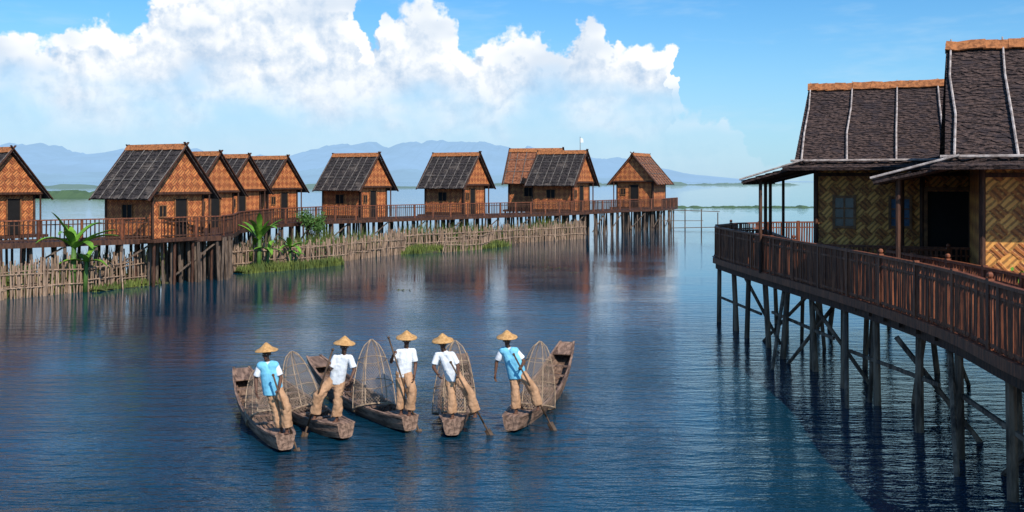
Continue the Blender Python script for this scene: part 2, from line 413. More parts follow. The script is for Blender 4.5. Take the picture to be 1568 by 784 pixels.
# ---------------- small stilt hut ----------------
def hut(apex,yaw,sc,thatch='thatch',door=True,zd=2.4):
    ca,sa=math.cos(yaw),math.sin(yaw); ox=2.15*sc
    e=empty('stilt_hut',(apex[0]-ca*ox,apex[1]-sa*ox,zd),yaw,sc)
    EZ,RZ,EY=1.98,4.6,2.3; k=(RZ-EZ)/EY
    wl=MB(); wx0,wx1,wy=-1.75,1.55,1.6; zt=RZ-k*wy-.1
    wl.box((-.1,-wy,zt/2),(wx1-wx0,.08,zt)); wl.box((-.1,wy,zt/2),(wx1-wx0,.08,zt))
    for xx in(wx0,wx1): wl.box((xx,0,zt/2),(.08,2*wy-.09,zt))
    def tri(x,th,zb,mi=0):
        yb=(RZ-.12-zb)/k; vs=[(x,-yb,zb),(x,yb,zb),(x,0,RZ-.14),(x+th,-yb,zb),(x+th,yb,zb),(x+th,0,RZ-.14)]
        wl.add(vs,[(0,2,1),(3,4,5),(0,1,4,3),(1,2,5,4),(2,0,3,5)],mi)
    tri(1.82,.07,2.28); tri(-1.85,.07,2.28)
    wl.box((.0,0,2.2),(3.7,3.7,.07),0)
    wl.obj('walls',[M['weaveO']],e)
    tm=MB()
    for xx in(wx0,wx1):
        for yy in(-wy,wy): tm.cyl((xx+(.06 if xx>0 else -.06),yy*1.03,-.05),(xx+(.06 if xx>0 else -.06),yy*1.03,zt),.07,.06,8)
    for yy in(-1.85,1.85): tm.cyl((1.86,yy,0),(1.86,yy,2.3),.05,.05,7)
    tm.beam((1.91,-2,2.26),(1.91,2,2.26),.06,.12)
    tm.beam((wx0,-wy-.05,.1),(wx1,-wy-.05,.1),.05,.12)
    for sy in(-1,1):
        n1=V((2.17,sy*EY*1.04,EZ-.08)); n2=V((2.17+.03*sy,-sy*.16,RZ+.16*k+.06)); tm.beam(n1,n2,.05,.13,up=V((1,0,0)))
        n1=V((-2.15,sy*EY*1.04,EZ-.08)); n2=V((-2.15+.03*sy,-sy*.12,RZ+.12*k+.06)); tm.beam(n1,n2,.04,.11,up=V((1,0,0)))
    tm.obj('frame_and_bargeboards',[M['wood']],e)
    op=MB(); dy0=ru(-.3,.4)
    op.box((1.6,dy0,.98),(.05,.75,1.95),0); op.box((1.61,-1.05,1.35),(.05,.42,.55),0)
    op.box((-.2,-1.645,1.35),(.7,.05,.65),0)
    for dy in(-.23,0,.23): op.box((1.645,-1.05+dy,1.35),(.04,.04,.6),1)
    for dz in(-.29,.29): op.box((1.645,-1.05,1.35+dz),(.036,.5,.05),1)
    for dy in(-.41,.41): op.box((1.645,dy0+dy,1.0),(.05,.06,2.0),1)
    for dx in(-.37,0,.37): op.box((-.2+dx,-1.69,1.35),(.04,.04,.7),1)
    op.obj('door_and_windows',[M['dark'],M['trim']],e)
    rf=MB()
    for sy in(-1,1):
        A=(-2.15,sy*EY,EZ);B=(2.12,sy*EY,EZ);C=(2.12,0,RZ);D=(-2.15,0,RZ)
        slope(rf,A,B,C,D,12,0,.04,.06)
    rf.obj('roof_thatch',[M[thatch]],e)
    bt=MB(); nb=7
    for sy in(-1,1):
        nn=V((0,sy*k,1)).normalized()*.07
        for i in range(nb):
            x=-2.05+4.1*i/(nb-1)+ru(-.05,.05); bt.cyl(V((x,sy*EY*1.02,EZ-.03))+nn,V((x+ru(-.1,.1),-sy*.1,RZ+.13))+nn,.028,.022,5)
        for t in(.35,.7): bt.cyl(V((-2.1,sy*EY*(1-t),EZ+(RZ-EZ)*t))+nn,V((2.1,sy*EY*(1-t),EZ+(RZ-EZ)*t))+nn,.018,.018,5)
    bt.obj('roof_battens',[M['batten']],e)
    rc=MB()
    for i in range(14):
        x=-2.15+4.25*i/14
        for sy in(-1,1): rc.beam((x,sy*.13,RZ-.02+ru(0,.03)),(x+.33,sy*.13,RZ-.02+ru(0,.03)),.3,.05,up=V((0,sy*.9,.6)))
    rc.cyl((-2.2,0,RZ+.12),(2.2,0,RZ+.12),.06,.06,7)
    rc.obj('ridge_cap',[M['ridge']],e)
    pf=MB(); pf.box((0,0,-.1),(4.4,4.2,.14),0)
    for x in(-2,-.7,.7,2):
        for y in(-1.9,-.6,.6,1.9): pf.cyl((x+ru(-.1,.1),y,-3.4/1.0),(x,y,-.17),.075,.07,7)
    pf.obj('platform_and_piles',[M['wood']],e)
    return e
YW=math.radians(-27)
def ap(px,Y): return ((px-784)/F*Y,Y)
for (px,Y,sc) in[(20,53,1.0),(285,51,1.02),(338,62,1.01),(382,70,1.02),(441,78,1.04),(581,80,1.10),(735,88,1.16),(899,97,1.26)]:
    hut(ap(px,Y),YW+math.radians(ru(-2,2)),sc)
hut(ap(968,112),math.radians(-118),1.3,'thatchbr')
hut(ap(862,104),math.radians(-14),1.35,'thatchbr')

# ---------------- left walkway ----------------
path=[(-34,40),(-25,45),(-18.3,50.0),(-15.6,52.6),(-15.6,55),(-16.6,60),(-16.2,67),(-14,72.5),(-10.5,76.0),(-6,80.5),(-1,85.5),(4.5,91),(8,95.5),(11.5,101),(16.2,106),(19,113)]
fr=resample(path,1.3); bk=offset(fr,3.2)
wk=empty('wooden_walkway')
mb=MB(); deck(mb,fr,bk,2.4,.14,0)
for a,b2 in zip(fr[:-1],fr[1:]): mb.beam(p3(a,2.28),p3(b2,2.28),.1,.26,0)
mb.obj('deck',[M['wood']],wk)
mb=MB(); railing(mb,fr,2.4,1.05,1.9,.2,.05,0,1,False); mb.obj('railing',[M['wood'],M['woodr']],wk)
mb=MB()
for q,step in((offset(fr,.25),1),(offset(fr,1.4),1),(offset(fr,2.8),1)):
    for p in q[::step]:
        x,y=p[0]+ru(-.2,.2),p[1]+ru(-.2,.2); mb.cyl((x+ru(-.2,.2),y+ru(-.1,.1),-1),(x,y,2.3),ru(.06,.10),.08,7)
for i in range(46):
    x=ru(-18.6,-15.3); y=50.2+(x+18.6)*.7+ru(.1,3.5); mb.cyl((x+ru(-.2,.2),y,-1),(x,y,2.3),ru(.06,.1),.08,7)
for i in range(26):
    x=ru(6,16); y=95+(x-6)*1.15+ru(0,3); mb.cyl((x+ru(-.25,.25),y,-1),(x,y,2.3),ru(.07,.11),.08,7)
for i in range(0,len(fr)-2,3):
    a=offset(fr,.2)[i];b2=offset(fr,.2)[i+2]; mb.beam(p3(a,.4),p3(b2,2.1),.06,.08)
mb.obj('piles',[M['woodg']],wk)
jt=MB()
for x in(17.5,19.0,20.8,22.6): jt.cyl((x,108,-.8),(x,108,2.3 if x<22 else 1.9),.07,.06,6)
jt.beam((16.5,108,2.2),(22.8,108,2.0),.08,.08); jt.beam((16.5,108,1.0),(21,108,1.0),.06,.06); jt.beam((17.5,108,.2),(23,108,.3),.5,.06)
jt.obj('wooden_jetty',[M['woodg']])
fp=MB(); fp.cyl((7.0,101,2.4),(7.0,101,9.9),.05,.03,6)
fp.add([(7.0,101,9.8),(7.3,101.1,9.7),(7.35,101.05,9.3),(7.0,101,9.3)],[(0,1,2,3)],1); fp.obj('flag_pole',[M['batten'],M['white']])

# ---------------- bamboo fences ----------------
def fence(pts,h=1.45,rows=1):
    mb=MB(); base=[V(p) for p in pts]
    for r in range(rows):
        ln=offset(base,r*.5) if r else base
        sm=resample(ln,.15)
        for p in sm:
            if R()<.06: continue
            hh=h*ru(.80,1.14)*(1+.05*r)*(1+.12*mnoise.noise(V((p[0]*.5,p[1]*.5,r))))
            x,y=p[0]+ru(-.04,.04),p[1]+ru(-.04,.04); mb.cyl((x,y,-.5),(x+ru(-.12,.12),y+ru(-.08,.08),hh),ru(.028,.055),ru(.02,.045),6)
        rs=resample(ln,2.2)
        for z in(.5,1.12):
            for a,b2 in zip(rs[:-1],rs[1:]):
                t=(b2-a).normalized()*.2; nn=V((t.y,-t.x))*.3
                mb.cyl(p3(a-t+nn,z+ru(-.09,.09)),p3(b2+t+nn,z+ru(-.09,.09)),.035,.03,6)
        for a in rs:
            mb.cyl((a[0],a[1]-.1,-.5),(a[0]+ru(-.1,.1),a[1]-.1,h*1.15),.06,.05,7)
            if R()<.5: mb.cyl((a[0]+ru(-.8,.8),a[1]-.9,-.2),(a[0],a[1],h*.9),.035,.03,6)
    return mb.obj('bamboo_fence',[M['bamboo']])
fA=[(-32,38),(-26.5,41.2),(-22.8,43.9),(-20.4,47.4),(-18.7,50.9)]
fB=[(-17.2,62),(-16.5,57.6),(-14,60.9),(-11.7,64.4),(-9.9,68.2),(-7.9,72.2),(-8.6,75)]
fC=[(-9.2,75.3),(-5.5,78.5),(-1.6,82.3),(2.5,86.7),(6.7,91),(6.2,94)]
fence(fA,1.55,2); fence(fB,1.4,2); fence(fC,1.45,2)
fence([(-5,73.5),(-2.4,76.8),(-1.6,82.0)],.9,1)
# ---------------- marsh vegetation ----------------
def marsh(line,d0,d1,n,hmin,hmax):
    rs=resample(line,.8); e=empty('marsh_grass')
    g=MB(); a=offset(rs,d0); b2=offset(rs,d1); vs=[];k=len(rs)
    for i in range(k):
        for j in range(5):
            t=j/4; p=a[i].lerp(b2[i],t)
            q=p+V((ru(-.3,.3),ru(-.3,.3)))
            vs.append((q[0],q[1],.07+.05*math.sin(i*1.3+j) if 0<j<4 else -.05))
    fs=[(i*5+j,(i+1)*5+j,(i+1)*5+j+1,i*5+j+1) for i in range(k-1) for j in range(4)]
    g.add(vs,fs,0); g.obj('mud_bank',[M['soil']],e)
    g=MB()
    for _ in range(n):
        i=random.randrange(k-1); u=R(); t=R(); p=a[i].lerp(a[i+1],u).lerp(b2[i].lerp(b2[i+1],u),t)
        dens=mnoise.noise(V((p[0]*.5,p[1]*.5,0)))
        if dens<-.15 and R()<.8: continue
        hh=ru(hmin,hmax)*(1+.8*dens); an=ru(0,6.28); wx,wy=math.cos(an)*.035,math.sin(an)*.035; lx,ly=ru(-.35,.35)*hh,ru(-.35,.35)*hh
        x,y=p[0],p[1]
        g.add([(x-wx,y-wy,.0),(x+wx,y+wy,.0),(x+wx*.7+lx*.4,y+wy*.7+ly*.4,hh*.6),(x-wx*.7+lx*.4,y-wy*.7+ly*.4,hh*.6),(x+lx,y+ly,hh)],[(0,1,2,3),(3,2,4)],0)
    g.obj('blades',[M['grass']],e)
marsh(fA,.6,3.5,4500,.5,1.6)
marsh(fA[3:],-.5,-.05,500,.08,.45)
marsh(fB[1:-1],.8,4.5,6500,.5,1.6)
marsh([(-16.3,57.4),(-13.8,60.3),(-11.9,63.2)],-1.5,-.1,3200,.10,.5)
marsh(fC[:-1],.7,3.0,5500,.6,1.7)
marsh([(-9.5,73.0),(-6.5,75.0),(-3.6,78.8),(-2,82)],-2.2,.4,4500,.1,.5)
marsh([(-20,60),(-17.5,66),(-15,72)],0,4,2500,.4,1.3)
marsh([(-19.2,50.6),(-18.4,51.6)],-.6,.6,500,.2,.6)
fw=MB()
for (cx,cy,n,rx) in((-5.3,48,26,.4),(2.8,60,30,.7),(3.6,57,14,.4)):
    for _ in range(n):
        x=cx+random.gauss(0,rx*.6); y=cy+random.gauss(0,rx*.4); an=ru(0,6.28); s=ru(.04,.10); c_,s_=math.cos(an)*s,math.sin(an)*s
        fw.add([(x-c_,y-s_,.01),(x+s_*.5,y-c_*.5,.02),(x+c_,y+s_,ru(.02,.08)),(x-s_*.5,y+c_*.5,.02)],[(0,1,2,3)])
fw.obj('floating_weeds',[M['soil']])

def leafblade(mb,base,dirn,L,W,droop,n=9,m=0):
    base=V(base); d=V(dirn).normalized(); side=d.cross(V((0,0,1)))
    if side.length<.1: side=V((1,0,0))
    side.normalize(); pts=[];p=base.copy(); cur=d.copy()
    for i in range(n+1):
        pts.append((p.copy(),cur.copy())); cur=(cur+V((0,0,-droop/n))).normalized(); p=p+cur*(L/n)
    prev=None
    for i,(p,c) in enumerate(pts):
        t=i/n; wv=W*math.sin(math.pi*min(1,.08+t*.92))**.6*(1 if i else .3)*(ru(.75,1.05)); up=side.cross(c).normalized()
        row=[p-side*wv/2+up*wv*.22,p,p+side*wv/2+up*wv*.22]
        if prev: mb.add(prev+row,[(0,1,4,3),(1,2,5,4)],m)
        prev=row
def banana(loc,sc,n=9):
    e=empty('banana_plant',loc,0,sc); mb=MB(); mb.cyl((0,0,-.3),(0.05,0,1.3),.13,.08,9); mb.cyl((.4,.1,-.3),(0.45,0.1,.8),.09,.06,9)
    mb.obj('stem',[M['leafd']],e,True); mb=MB()
    for i in range(n):
        a=i*2.4+ru(-.3,.3); el=ru(.6,1.35); leafblade(mb,(0.05,0,1.2),(math.cos(a)*math.cos(el),math.sin(a)*math.cos(el),math.sin(el)),ru(1.2,1.8),ru(.30,.42),ru(.8,1.9))
    for i in range(5):
        a=i*1.3; el=ru(.5,1.2); leafblade(mb,(.45,.1,.75),(math.cos(a)*math.cos(el),math.sin(a)*math.cos(el),math.sin(el)),ru(.7,1.1),.26,ru(.8,1.6))
    mb.obj('leaves',[M['leaf']],e,True)
banana((-21.0,47.0,.4),1.35,9); banana((-15.0,58.2,.3),1.2,10); banana((-13.7,60.6,.2),.8,8); banana((-24.6,44.4,.2),.7,7)
def bush(loc,r,n,hs=1,nm='bush',mt='leafd'):
    e=empty(nm,loc); mb=MB()
    for i in range(12):
        a=ru(0,6.28); mb.cyl((0,0,-.3),(math.cos(a)*r*.6,math.sin(a)*r*.6,r*hs*ru(.6,1.5)),.03,.012,5)
    mb.obj('stems',[M['wood']],e); mb=MB(); cl=[V((ru(-1,1)*r*.7,ru(-1,1)*r*.7,ru(.1,1.6)*r*hs)) for _ in range(14)]
    for _ in range(n):
        c=random.choice(cl); p=c+V((random.gauss(0,.2),random.gauss(0,.2),random.gauss(0,.2)))*r; s=ru(.05,.1)
        u=V((ru(-1,1),ru(-1,1),ru(-1,1))).normalized(); v=u.cross(V((ru(-1,1),ru(-1,1),ru(-1,1)))).normalized()
        mb.add([p-u*s,p+v*s*.5,p+u*s,p-v*s*.5],[(0,1,2,3)],0)
    mb.obj('foliage',[M[mt]],e)
bush((-14.1,69.2,1.6),1.0,2200,.9); bush((-14.1,69.2,.2),.7,900,1.2); bush((-13.0,64,.2),.8,900,.8); bush((-22.8,46.0,.2),.6,700); bush((-2.5,83.5,.1),.7,600); bush((-26,43.0,.2),.8,900)
bush((-4.8,80.0,.1),.5,500,mt='leaf')

# ---------------- right deck ----------------
DZ=2.4
edge=catmull([(7.7,11),(7.95,15.4),(8.38,18.8),(8.45,22),(8.3,25.5),(8.0,30),(7.75,34),(7.62,37)],6)
e2=[V(p) for p in edge]+[V((8.0,38.6)),V((9.2,40.4)),V((11,41.5)),V((14,42))]
rd=empty('timber_deck')
mb=MB()
cl=[V((18,p[1])) for p in e2[:-3]]+[V((18,41)),V((18,42)),V((18,43))]
deck(mb,e2,cl,DZ,.10,0)
for a,b2 in zip(e2[:-1],e2[1:]):
    mb.beam(p3(a,DZ-.06)-V((.03,0,0)),p3(b2,DZ-.06)-V((.03,0,0)),.08,.2,1)
    mb.beam(p3(a,DZ-.27)+V((.1,0,0)),p3(b2,DZ-.27)+V((.1,0,0)),.12,.2,0)
for y in [11.5+i*.9 for i in range(33)]: mb.beam((8.4,y,DZ-.19),(17.8,y,DZ-.19),.09,.16,0)
for x in(9.6,11.2,13,15,17): mb.beam((x,11,DZ-.35),(x,41,DZ-.35),.12,.16,0)
mb.obj('deck_boards',[M['wood'],M['woodr']],rd)
mb=MB()
y=11.3
while y<38:
    x0=min(edge,key=lambda p:abs(p[1]-y))[0]; mb.box(((x0+.1+17.9)/2,y,DZ+.015),(17.9-x0-.1,.15,.03),0); y+=.165
mb.obj('planks',[M['woodr']],rd)
mb=MB(); railing(mb,[p+V((.05,0)) for p in e2],DZ,1.18,1.9,.115,.052,0,1,True); mb.obj('outer_railing',[M['woodr'],M['woodr']],rd)
mb=MB(); railing(mb,catmull([(9.4,12),(9.9,18),(10.15,22),(10.0,26.2)],4)+[V((10.4,26.8)),V((11.8,26.6))],DZ,1.05,1.9,.12,.045,0,1,True)
railing(mb,[V(p) for p in[(9.9,38.5),(9.3,34),(8.85,30.2),(9.6,29.2),(13.2,27.8)]],DZ,1.0,1.9,.13,.045,0,1,False)
railing(mb,[V(p) for p in[(8.2,38.3),(9.9,38.5)]],DZ,1.0,1.2,.13,.045,0,1,False)
mb.obj('inner_railing',[M['woodr'],M['woodr']],rd)
mb=MB()
y=12.2
def ex(y): return min(edge,key=lambda p:abs(p[1]-y))[0]
while y<37.5:
    x=ex(y)+.2; mb.cyl((x+ru(-.25,.25),y+ru(-.25,.25),-1.5),(x,y,DZ-.2),ru(.075,.125),ru(.07,.09),8)
    if R()<.4: mb.cyl((x+ru(-.3,.3),y+.35,-1.5),(x+.1,y+.3,DZ-.2),.055,.055,7)
    for xx in(9.8,11.6,14.0,16.5):
        if R()<.62: mb.cyl((xx+ru(-.35,.35),y+ru(-.5,.5),-1.5),(xx+ru(-.1,.1),y+ru(-.2,.2),DZ-.3),ru(.055,.11),.07,7)
    y+=ru(1.6,2.6)
for (a,b2) in[((8.5,14.6,2.0),(9.0,18.6,-.5)),((8.4,21.5,1.9),(9.9,19.6,-.6)),((8.5,25.0,1.9),(7.7,22.6,-.4)),((8.4,27.5,1.9),(9.6,25.2,-.5)),((8.3,30,2),(7.2,27.4,-.3)),((8.5,17,2.1),(10.3,15.5,-.4)),((9.6,31,2),(8.2,33,-.3)),((10.5,24,2),(12.2,26,-.4)),((8.2,34.5,1.9),(8.6,31.5,.1)),((9.5,19,2),(11,18,-.4)),((8.6,19.3,2.0),(7.9,17.4,-.4)),((9.2,28,1.8),(7.8,28.8,-.4))]:
    mb.cyl(a,b2,.06,.05,7)
for y0 in(14,20,26,32): mb.beam((ex(y0)+.25,y0,ru(.9,1.2)),(ex(y0+5)+.25,y0+5,ru(.9,1.3)),.06,.08)
mb.obj('deck_piles',[M['pilew']],rd)

# ---------------- right houses (local frame: x along ridge, y depth) ----------------
def house(org,yaw,W,half,ez,rz,ov,awn,battens,kind):
    e=empty('bamboo_house',(org[0],org[1],DZ),math.radians(yaw)); ez-=DZ; rz-=DZ
    L=lambda x,y,z:V((x,y,z))
    by=2*half; k=(rz-ez)/half
    rf=MB()
    slope(rf,L(0,0,ez),L(W,0,ez),L(W-.1,half,rz),L(.12,half,rz),38,0,.03,.07)
    slope(rf,L(W,by,ez),L(0,by,ez),L(.12,half,rz),L(W-.1,half,rz),14,0,.05,.07)
    a0,az_=awn; az_-=DZ
    slope(rf,L(-a0,by,az_),L(-a0,-.15,az_),L(ov,-.15,ez+.05),L(ov,by,ez+.05),9,0,.03,.05)
    slope(rf,L(-a0*.2,-.40,ez-.16),L(W,-.40,ez-.16),L(W,.25,ez+.03),L(.0,.25,ez+.03),3,0,.025,.04)
    rf.obj('roof_thatch',[M['thatch2']],e)
    bt=MB(); nn=V((0,-(rz-ez),half)).normalized()*.09
    for bx in battens:
        a=L(bx,0,ez)+nn; t=L(bx+ru(-.05,.05),half,rz)+nn; m1=a.lerp(t,.35)+V((ru(-.06,.06),0,0)); m2=a.lerp(t,.7)+V((ru(-.06,.06),0,0)); bt.cyl(a,m1,.032,.03,6); bt.cyl(m1,m2,.03,.028,6); bt.cyl(m2,t+(t-a).normalized()*.35,.028,.024,6)
    bt.cyl(L(-.1,-.05,ez)+nn,L(W,-.05,ez)+nn,.035,.035,6)
    bt.cyl(L(-a0-.05,-.17,az_+.06),L(.3,-.17,ez+.1),.03,.03,6)
    bt.obj('roof_battens',[M['battenw']],e)
    rc=MB(); n=int(W/.3)
    for i in range(n):
        x=.1+(W-.3)*i/n
        for sy in(-1,1): rc.beam(L(x,half+sy*.12,rz+.04+ru(0,.06)),L(x+.36,half+sy*.12,rz+.04+ru(0,.06)),.30,.05,up=V((0,sy*.8,.6)))
    rc.obj('ridge_cap',[M['ridge']],e)
    wl=MB(); zt=ez+.3; wx0,wx1,wy0,wy1=ov,W-.6,.9,by-.9
    wl.box(((wx0+wx1)/2,wy0,zt/2),(wx1-wx0,.1,zt)); wl.box(((wx0+wx1)/2,wy1,zt/2),(wx1-wx0,.1,zt))
    wl.box((wx0,by/2,zt/2),(.1,wy1-wy0-.11,zt)); wl.box((wx1,by/2,zt/2),(.1,wy1-wy0-.11,zt))
    wl.box(((wx0+wx1)/2,by/2,ez+.1),(wx1-wx0-.2,wy1-wy0-.2,.06))
    for xx in(wx0-.3,wx1):
        vs=[(xx+d,y_,z_) for d in(0,.08) for (y_,z_) in((.35,ez+.1),(by-.35,ez+.1),(half,rz-.25))]
        wl.add(vs,[(0,2,1),(3,4,5),(0,1,4,3),(1,2,5,4),(2,0,3,5)])
    wl.obj('walls',[M['weaveY']],e)
    tm=MB()
    for x in (wx0,wx0+3.1,wx0+4.75,wx1):
        tm.cyl((x-.03,wy0-.07,0),(x-.03,wy0-.07,ez+.2),.075,.07,8)
    tm.cyl((wx0,wy1+.06,0),(wx0,wy1+.06,ez+.2),.075,.07,8)
    tm.beam((wx0,wy0-.07,.15),(wx0+3,wy0-.07,.15),.06,.14); tm.beam((wx0,wy0-.065,ez-.35),(wx1,wy0-.065,ez-.35),.05,.1)
    for y in (.25,1.6,3.0,by-1):
        tm.cyl((-a0+.55,y,0),(-a0+.55,y,az_+.15),.055,.055,8)
        tm.beam((-a0,y,az_-.06),(.5,y,ez-.1),.07,.1)
    tm.beam((-a0+.1,-.1,az_-.05),(-a0+.1,by,az_-.05),.08,.1)
    tm.beam((-.2,-.27,ez-.18),(W,-.27,ez-.18),.07,.10)
    for i in range(int(W/.9)): tm.beam((.3+i*.9,-.36,ez-.20),(.3+i*.9,.9,ez+.18),.05,.07)
    tm.obj('posts_and_beams',[M['wood']],e)
    op=MB()
    def win(cx,czz,w=.62,h=.95,pane=1):
        def B(dx,dz,sx,sz,dep,mi,th=.05): op.box((cx+dx,wy0-dep,czz+dz),(sx,th,sz),mi)
        B(0,0,w,h,.045,pane,.03)
        for s_ in(-1,1):
            B(s_*w/2,0,.08,h+.14,.085,0); B(0,s_*h/2,w-.09,.08,.08,0)
        B(0,0,.05,h-.1,.082,0); B(0,h*.12,w-.1,.04,.078,0); B(0,-h*.2,w-.1,.035,.078,0)
    if kind==1:
        win(wx0+.82,1.95); win(wx0+2.45,1.95,.6,.9,2)
        op.box((wx0+3.95,wy0-.06,1.3),(1.45,.06,2.6),3)
        for d in(-.78,.78): op.box((wx0+3.95+d,wy0-.1,1.32),(.1,.1,2.64),0)
        op.box((wx0+3.95,wy0-.1,2.68),(1.66,.09,.1),0)
    else:
        win(wx0+1.6,1.9,1.0,1.2)
        win(wx0+3.6,1.9,1.0,1.2)
    op.obj('door_and_windows',[M['trim'],M['glass'],M['blue'],M['dark']],e)
house((8.75,30.5),-21,8.6,4.2,5.87,8.5,.62,(1.6,5.3),[.22,1.55,2.95,4.25,5.6,6.9],1)
house((9.9,22.5),-22.5,8.0,3.8,5.80,8.78,.85,(1.55,5.32),[.2,1.5,2.8,4.1],2)
bush((10.75,20.4,DZ),.5,1300,1.1,mt='leaf')
bush((10.5,19.4,DZ),.35,700,1.1)

# ---------------- boats ----------------
def boat(near,far,bow):
    near=V(near);far=V(far);d=far-near;Lg=d.length; yaw=math.atan2(d.y,d.x)-math.pi/2
    e=empty('wooden_boat',(near.x,near.y,0),yaw); N=36
    def w_(t): return .14+.26*max(0,math.sin(math.pi*min(1,max(0,t*.93+.03))))**.75
    def zt(t): return .24+.10*(1-t)**6+(bow-.24)*max(0,(t-.25)/.75)**2.2
    def zb(t): return -.10+.16*(1-t)**5+(bow*.80+.02)*max(0,(t-.45)/.55)**2.4
    o=MB();inn=MB(); vo=[];vi=[]
    for i in range(N+1):
        t=i/N;y=t*Lg;w=w_(t);a=zt(t);b_=min(zb(t),a-.1)
        vo+=[(-w,y,a),(-w*.92,y,(a+b_)/2),(-w*.72,y,b_+.02),(-w*.4,y,b_),(w*.4,y,b_),(w*.72,y,b_+.02),(w*.92,y,(a+b_)/2),(w,y,a)]
        q=.03; vi+=[(w-q,y,a),(w*.92-q,y,(a+b_)/2),(w*.70-q,y,b_+.05),(-w*.70+q,y,b_+.05),(-w*.92+q,y,(a+b_)/2),(-w+q,y,a)]
    fs=[(i*8+j,i*8+j+1,(i+1)*8+j+1,(i+1)*8+j) for i in range(N) for j in range(7)]
    fs+=[tuple(range(8)),tuple(N*8+j for j in range(7,-1,-1))]
    o.add(vo,fs)
    inn.add(vi,[(i*6+j,i*6+j+1,(i+1)*6+j+1,(i+1)*6+j) for i in range(N) for j in range(5)])
    for i in range(N):
        for s_ in(-1,1):
            t0,t1=i/N,(i+1)/N; o.beam((s_*(w_(t0)-.012),t0*Lg,zt(t0)+.012),(s_*(w_(t1)-.012),t1*Lg,zt(t1)+.012),.055,.035)
    o.obj('hull',[M['boat']],e); inn.obj('hull_inside',[M['boatin']],e)
    p=MB()
    for j in range(6):
        y=.03+j*.15; t=y/Lg; p.box((0,y+.07,zt(t)-.005),(2*w_(t)-.05,.14,.03))
    for j in range(7):
        y=Lg-.7+j*.1; t=min(1,y/Lg); t2=min(1,(y+.1)/Lg); p.beam((0,y,zt(t)-.01),(0,y+.093,zt(t2)-.01),2*w_(t)-.05,.025)
    for t in(.3,.42,.55,.68,.78):
        w=w_(t); p.box((0,t*Lg,zt(t)-.03),(2*w-.05,.09,.035))
    for k in range(16):
        t=.2+k*.042; w=w_(t); b_=min(zb(t),zt(t)-.1)
        for s_ in(-1,1): p.beam((s_*(w*.9-.04),t*Lg,zt(t)-.04),(s_*(w*.66-.04),t*Lg,b_+.07),.03,.03)
        p.beam((-w*.66,t*Lg,b_+.07),(w*.66,t*Lg,b_+.07),.03,.03)
    for k in(-2,-1,0,1,2):
        for i in range(8,26):
            t0,t1=i/N,(i+1)/N; p.beam((k*.1,t0*Lg,min(zb(t0),zt(t0)-.1)+.10),(k*.1,t1*Lg,min(zb(t1),zt(t1)-.1)+.10),.07,.015)
    p.obj('thwarts_and_ribs',[M['boat']],e)
    return e,Lg,zt,yaw
def trap(loc,tilt,yaw,sc=1):
    e=empty('fish_trap_basket',loc,yaw,sc); e.rotation_euler=(tilt,0,yaw); mb=MB()
    def rad(t): return .50*(1-t**1.8)**.6+.03
    Hh=1.75
    for k in range(6):
        a=k*math.pi/3; pts=[V((math.cos(a)*rad(t),math.sin(a)*rad(t),t*Hh)) for t in[i/12 for i in range(13)]]
        mb.tube(pts,.014,5)
    for t in(0,.35,.7):
        r=rad(t); pts=[V((math.cos(a)*r,math.sin(a)*r,t*Hh)) for a in[i*math.pi/12 for i in range(25)]]; mb.tube(pts,.011 if t else .022,5)
    mb.obj('bamboo_frame',[M['hoop']],e)
    me=bpy.data.meshes.new('netting'); vs=[];fs=[];uv=[];n=24;r_=12
    for j in range(r_+1):
        t=j/r_
        for i in range(n): a=2*math.pi*i/n; vs.append((math.cos(a)*(rad(t)-.006),math.sin(a)*(rad(t)-.006),t*Hh))
    for j in range(r_):
        for i in range(n): fs.append((j*n+i,j*n+(i+1)%n,(j+1)*n+(i+1)%n,(j+1)*n+i)); uv+=[(i/n*2,j/r_),((i+1)/n*2,j/r_),((i+1)/n*2,(j+1)/r_),(i/n*2,(j+1)/r_)]
    me.from_pydata(vs,[],fs); ul=me.uv_layers.new()
    for k,u in enumerate(uv): ul.data[k].uv=u
    me.materials.append(M['net']); o=bpy.data.objects.new('netting',me); scene.collection.objects.link(o); o.parent=e

# ---------------- people ----------------
def remesh(o,vox,disp=0,smooth=2):
    r=o.modifiers.new('remesh','REMESH'); r.mode='VOXEL'; r.voxel_size=vox; r.use_smooth_shade=True
    if smooth: s_=o.modifiers.new('sm','SMOOTH'); s_.iterations=smooth; s_.factor=.5
    if disp:
        tx=bpy.data.textures.new('folds','CLOUDS'); tx.noise_scale=.11; tx.noise_depth=2
        d_=o.modifiers.new('d','DISPLACE'); d_.texture=tx; d_.strength=disp; d_.mid_level=.5; d_.texture_coords='LOCAL'
def hand(mb,wr,d,n,curl,side):
    d=d.normalized(); n=(n-d*n.dot(d)).normalized(); l=d.cross(n)*side
    for k in range(4):
        off=l*(k-1.5)*.021; ml=[.082,.088,.085,.076][k]; kn=wr+off+d*ml
        mb.caps(wr+off*.6+d*.005,.016,kn,.0125)
        p=kn; dd=d.copy(); sp=(k-1.5)*.04
        for q,sg in enumerate([.040,.027,.022]):
            ang=curl*(.8 if q==0 else 1.1); dd=(dd*math.cos(ang)+n*math.sin(ang)).normalized() if q==0 else (Matrix.Rotation(ang,3,d.cross(n).normalized())@dd)
            sg2=sg*[.95,1.08,1.0,.8][k]; nx=p+(dd+l*sp).normalized()*sg2; mb.caps(p,.0100-.0008*q,nx,.0092-.0008*q); p=nx
    b=wr-l*.026+d*.018; t1=b+(d*.5-l*.7+n*.3).normalized()*.038; t2=t1+(d*.7-l*.2+n*.6).normalized()*.030; t3=t2+(d*.5+n*.8).normalized()*.022
    mb.caps(b,.016,t1,.0125); mb.caps(t1,.012,t2,.011); mb.caps(t2,.011,t3,.009)
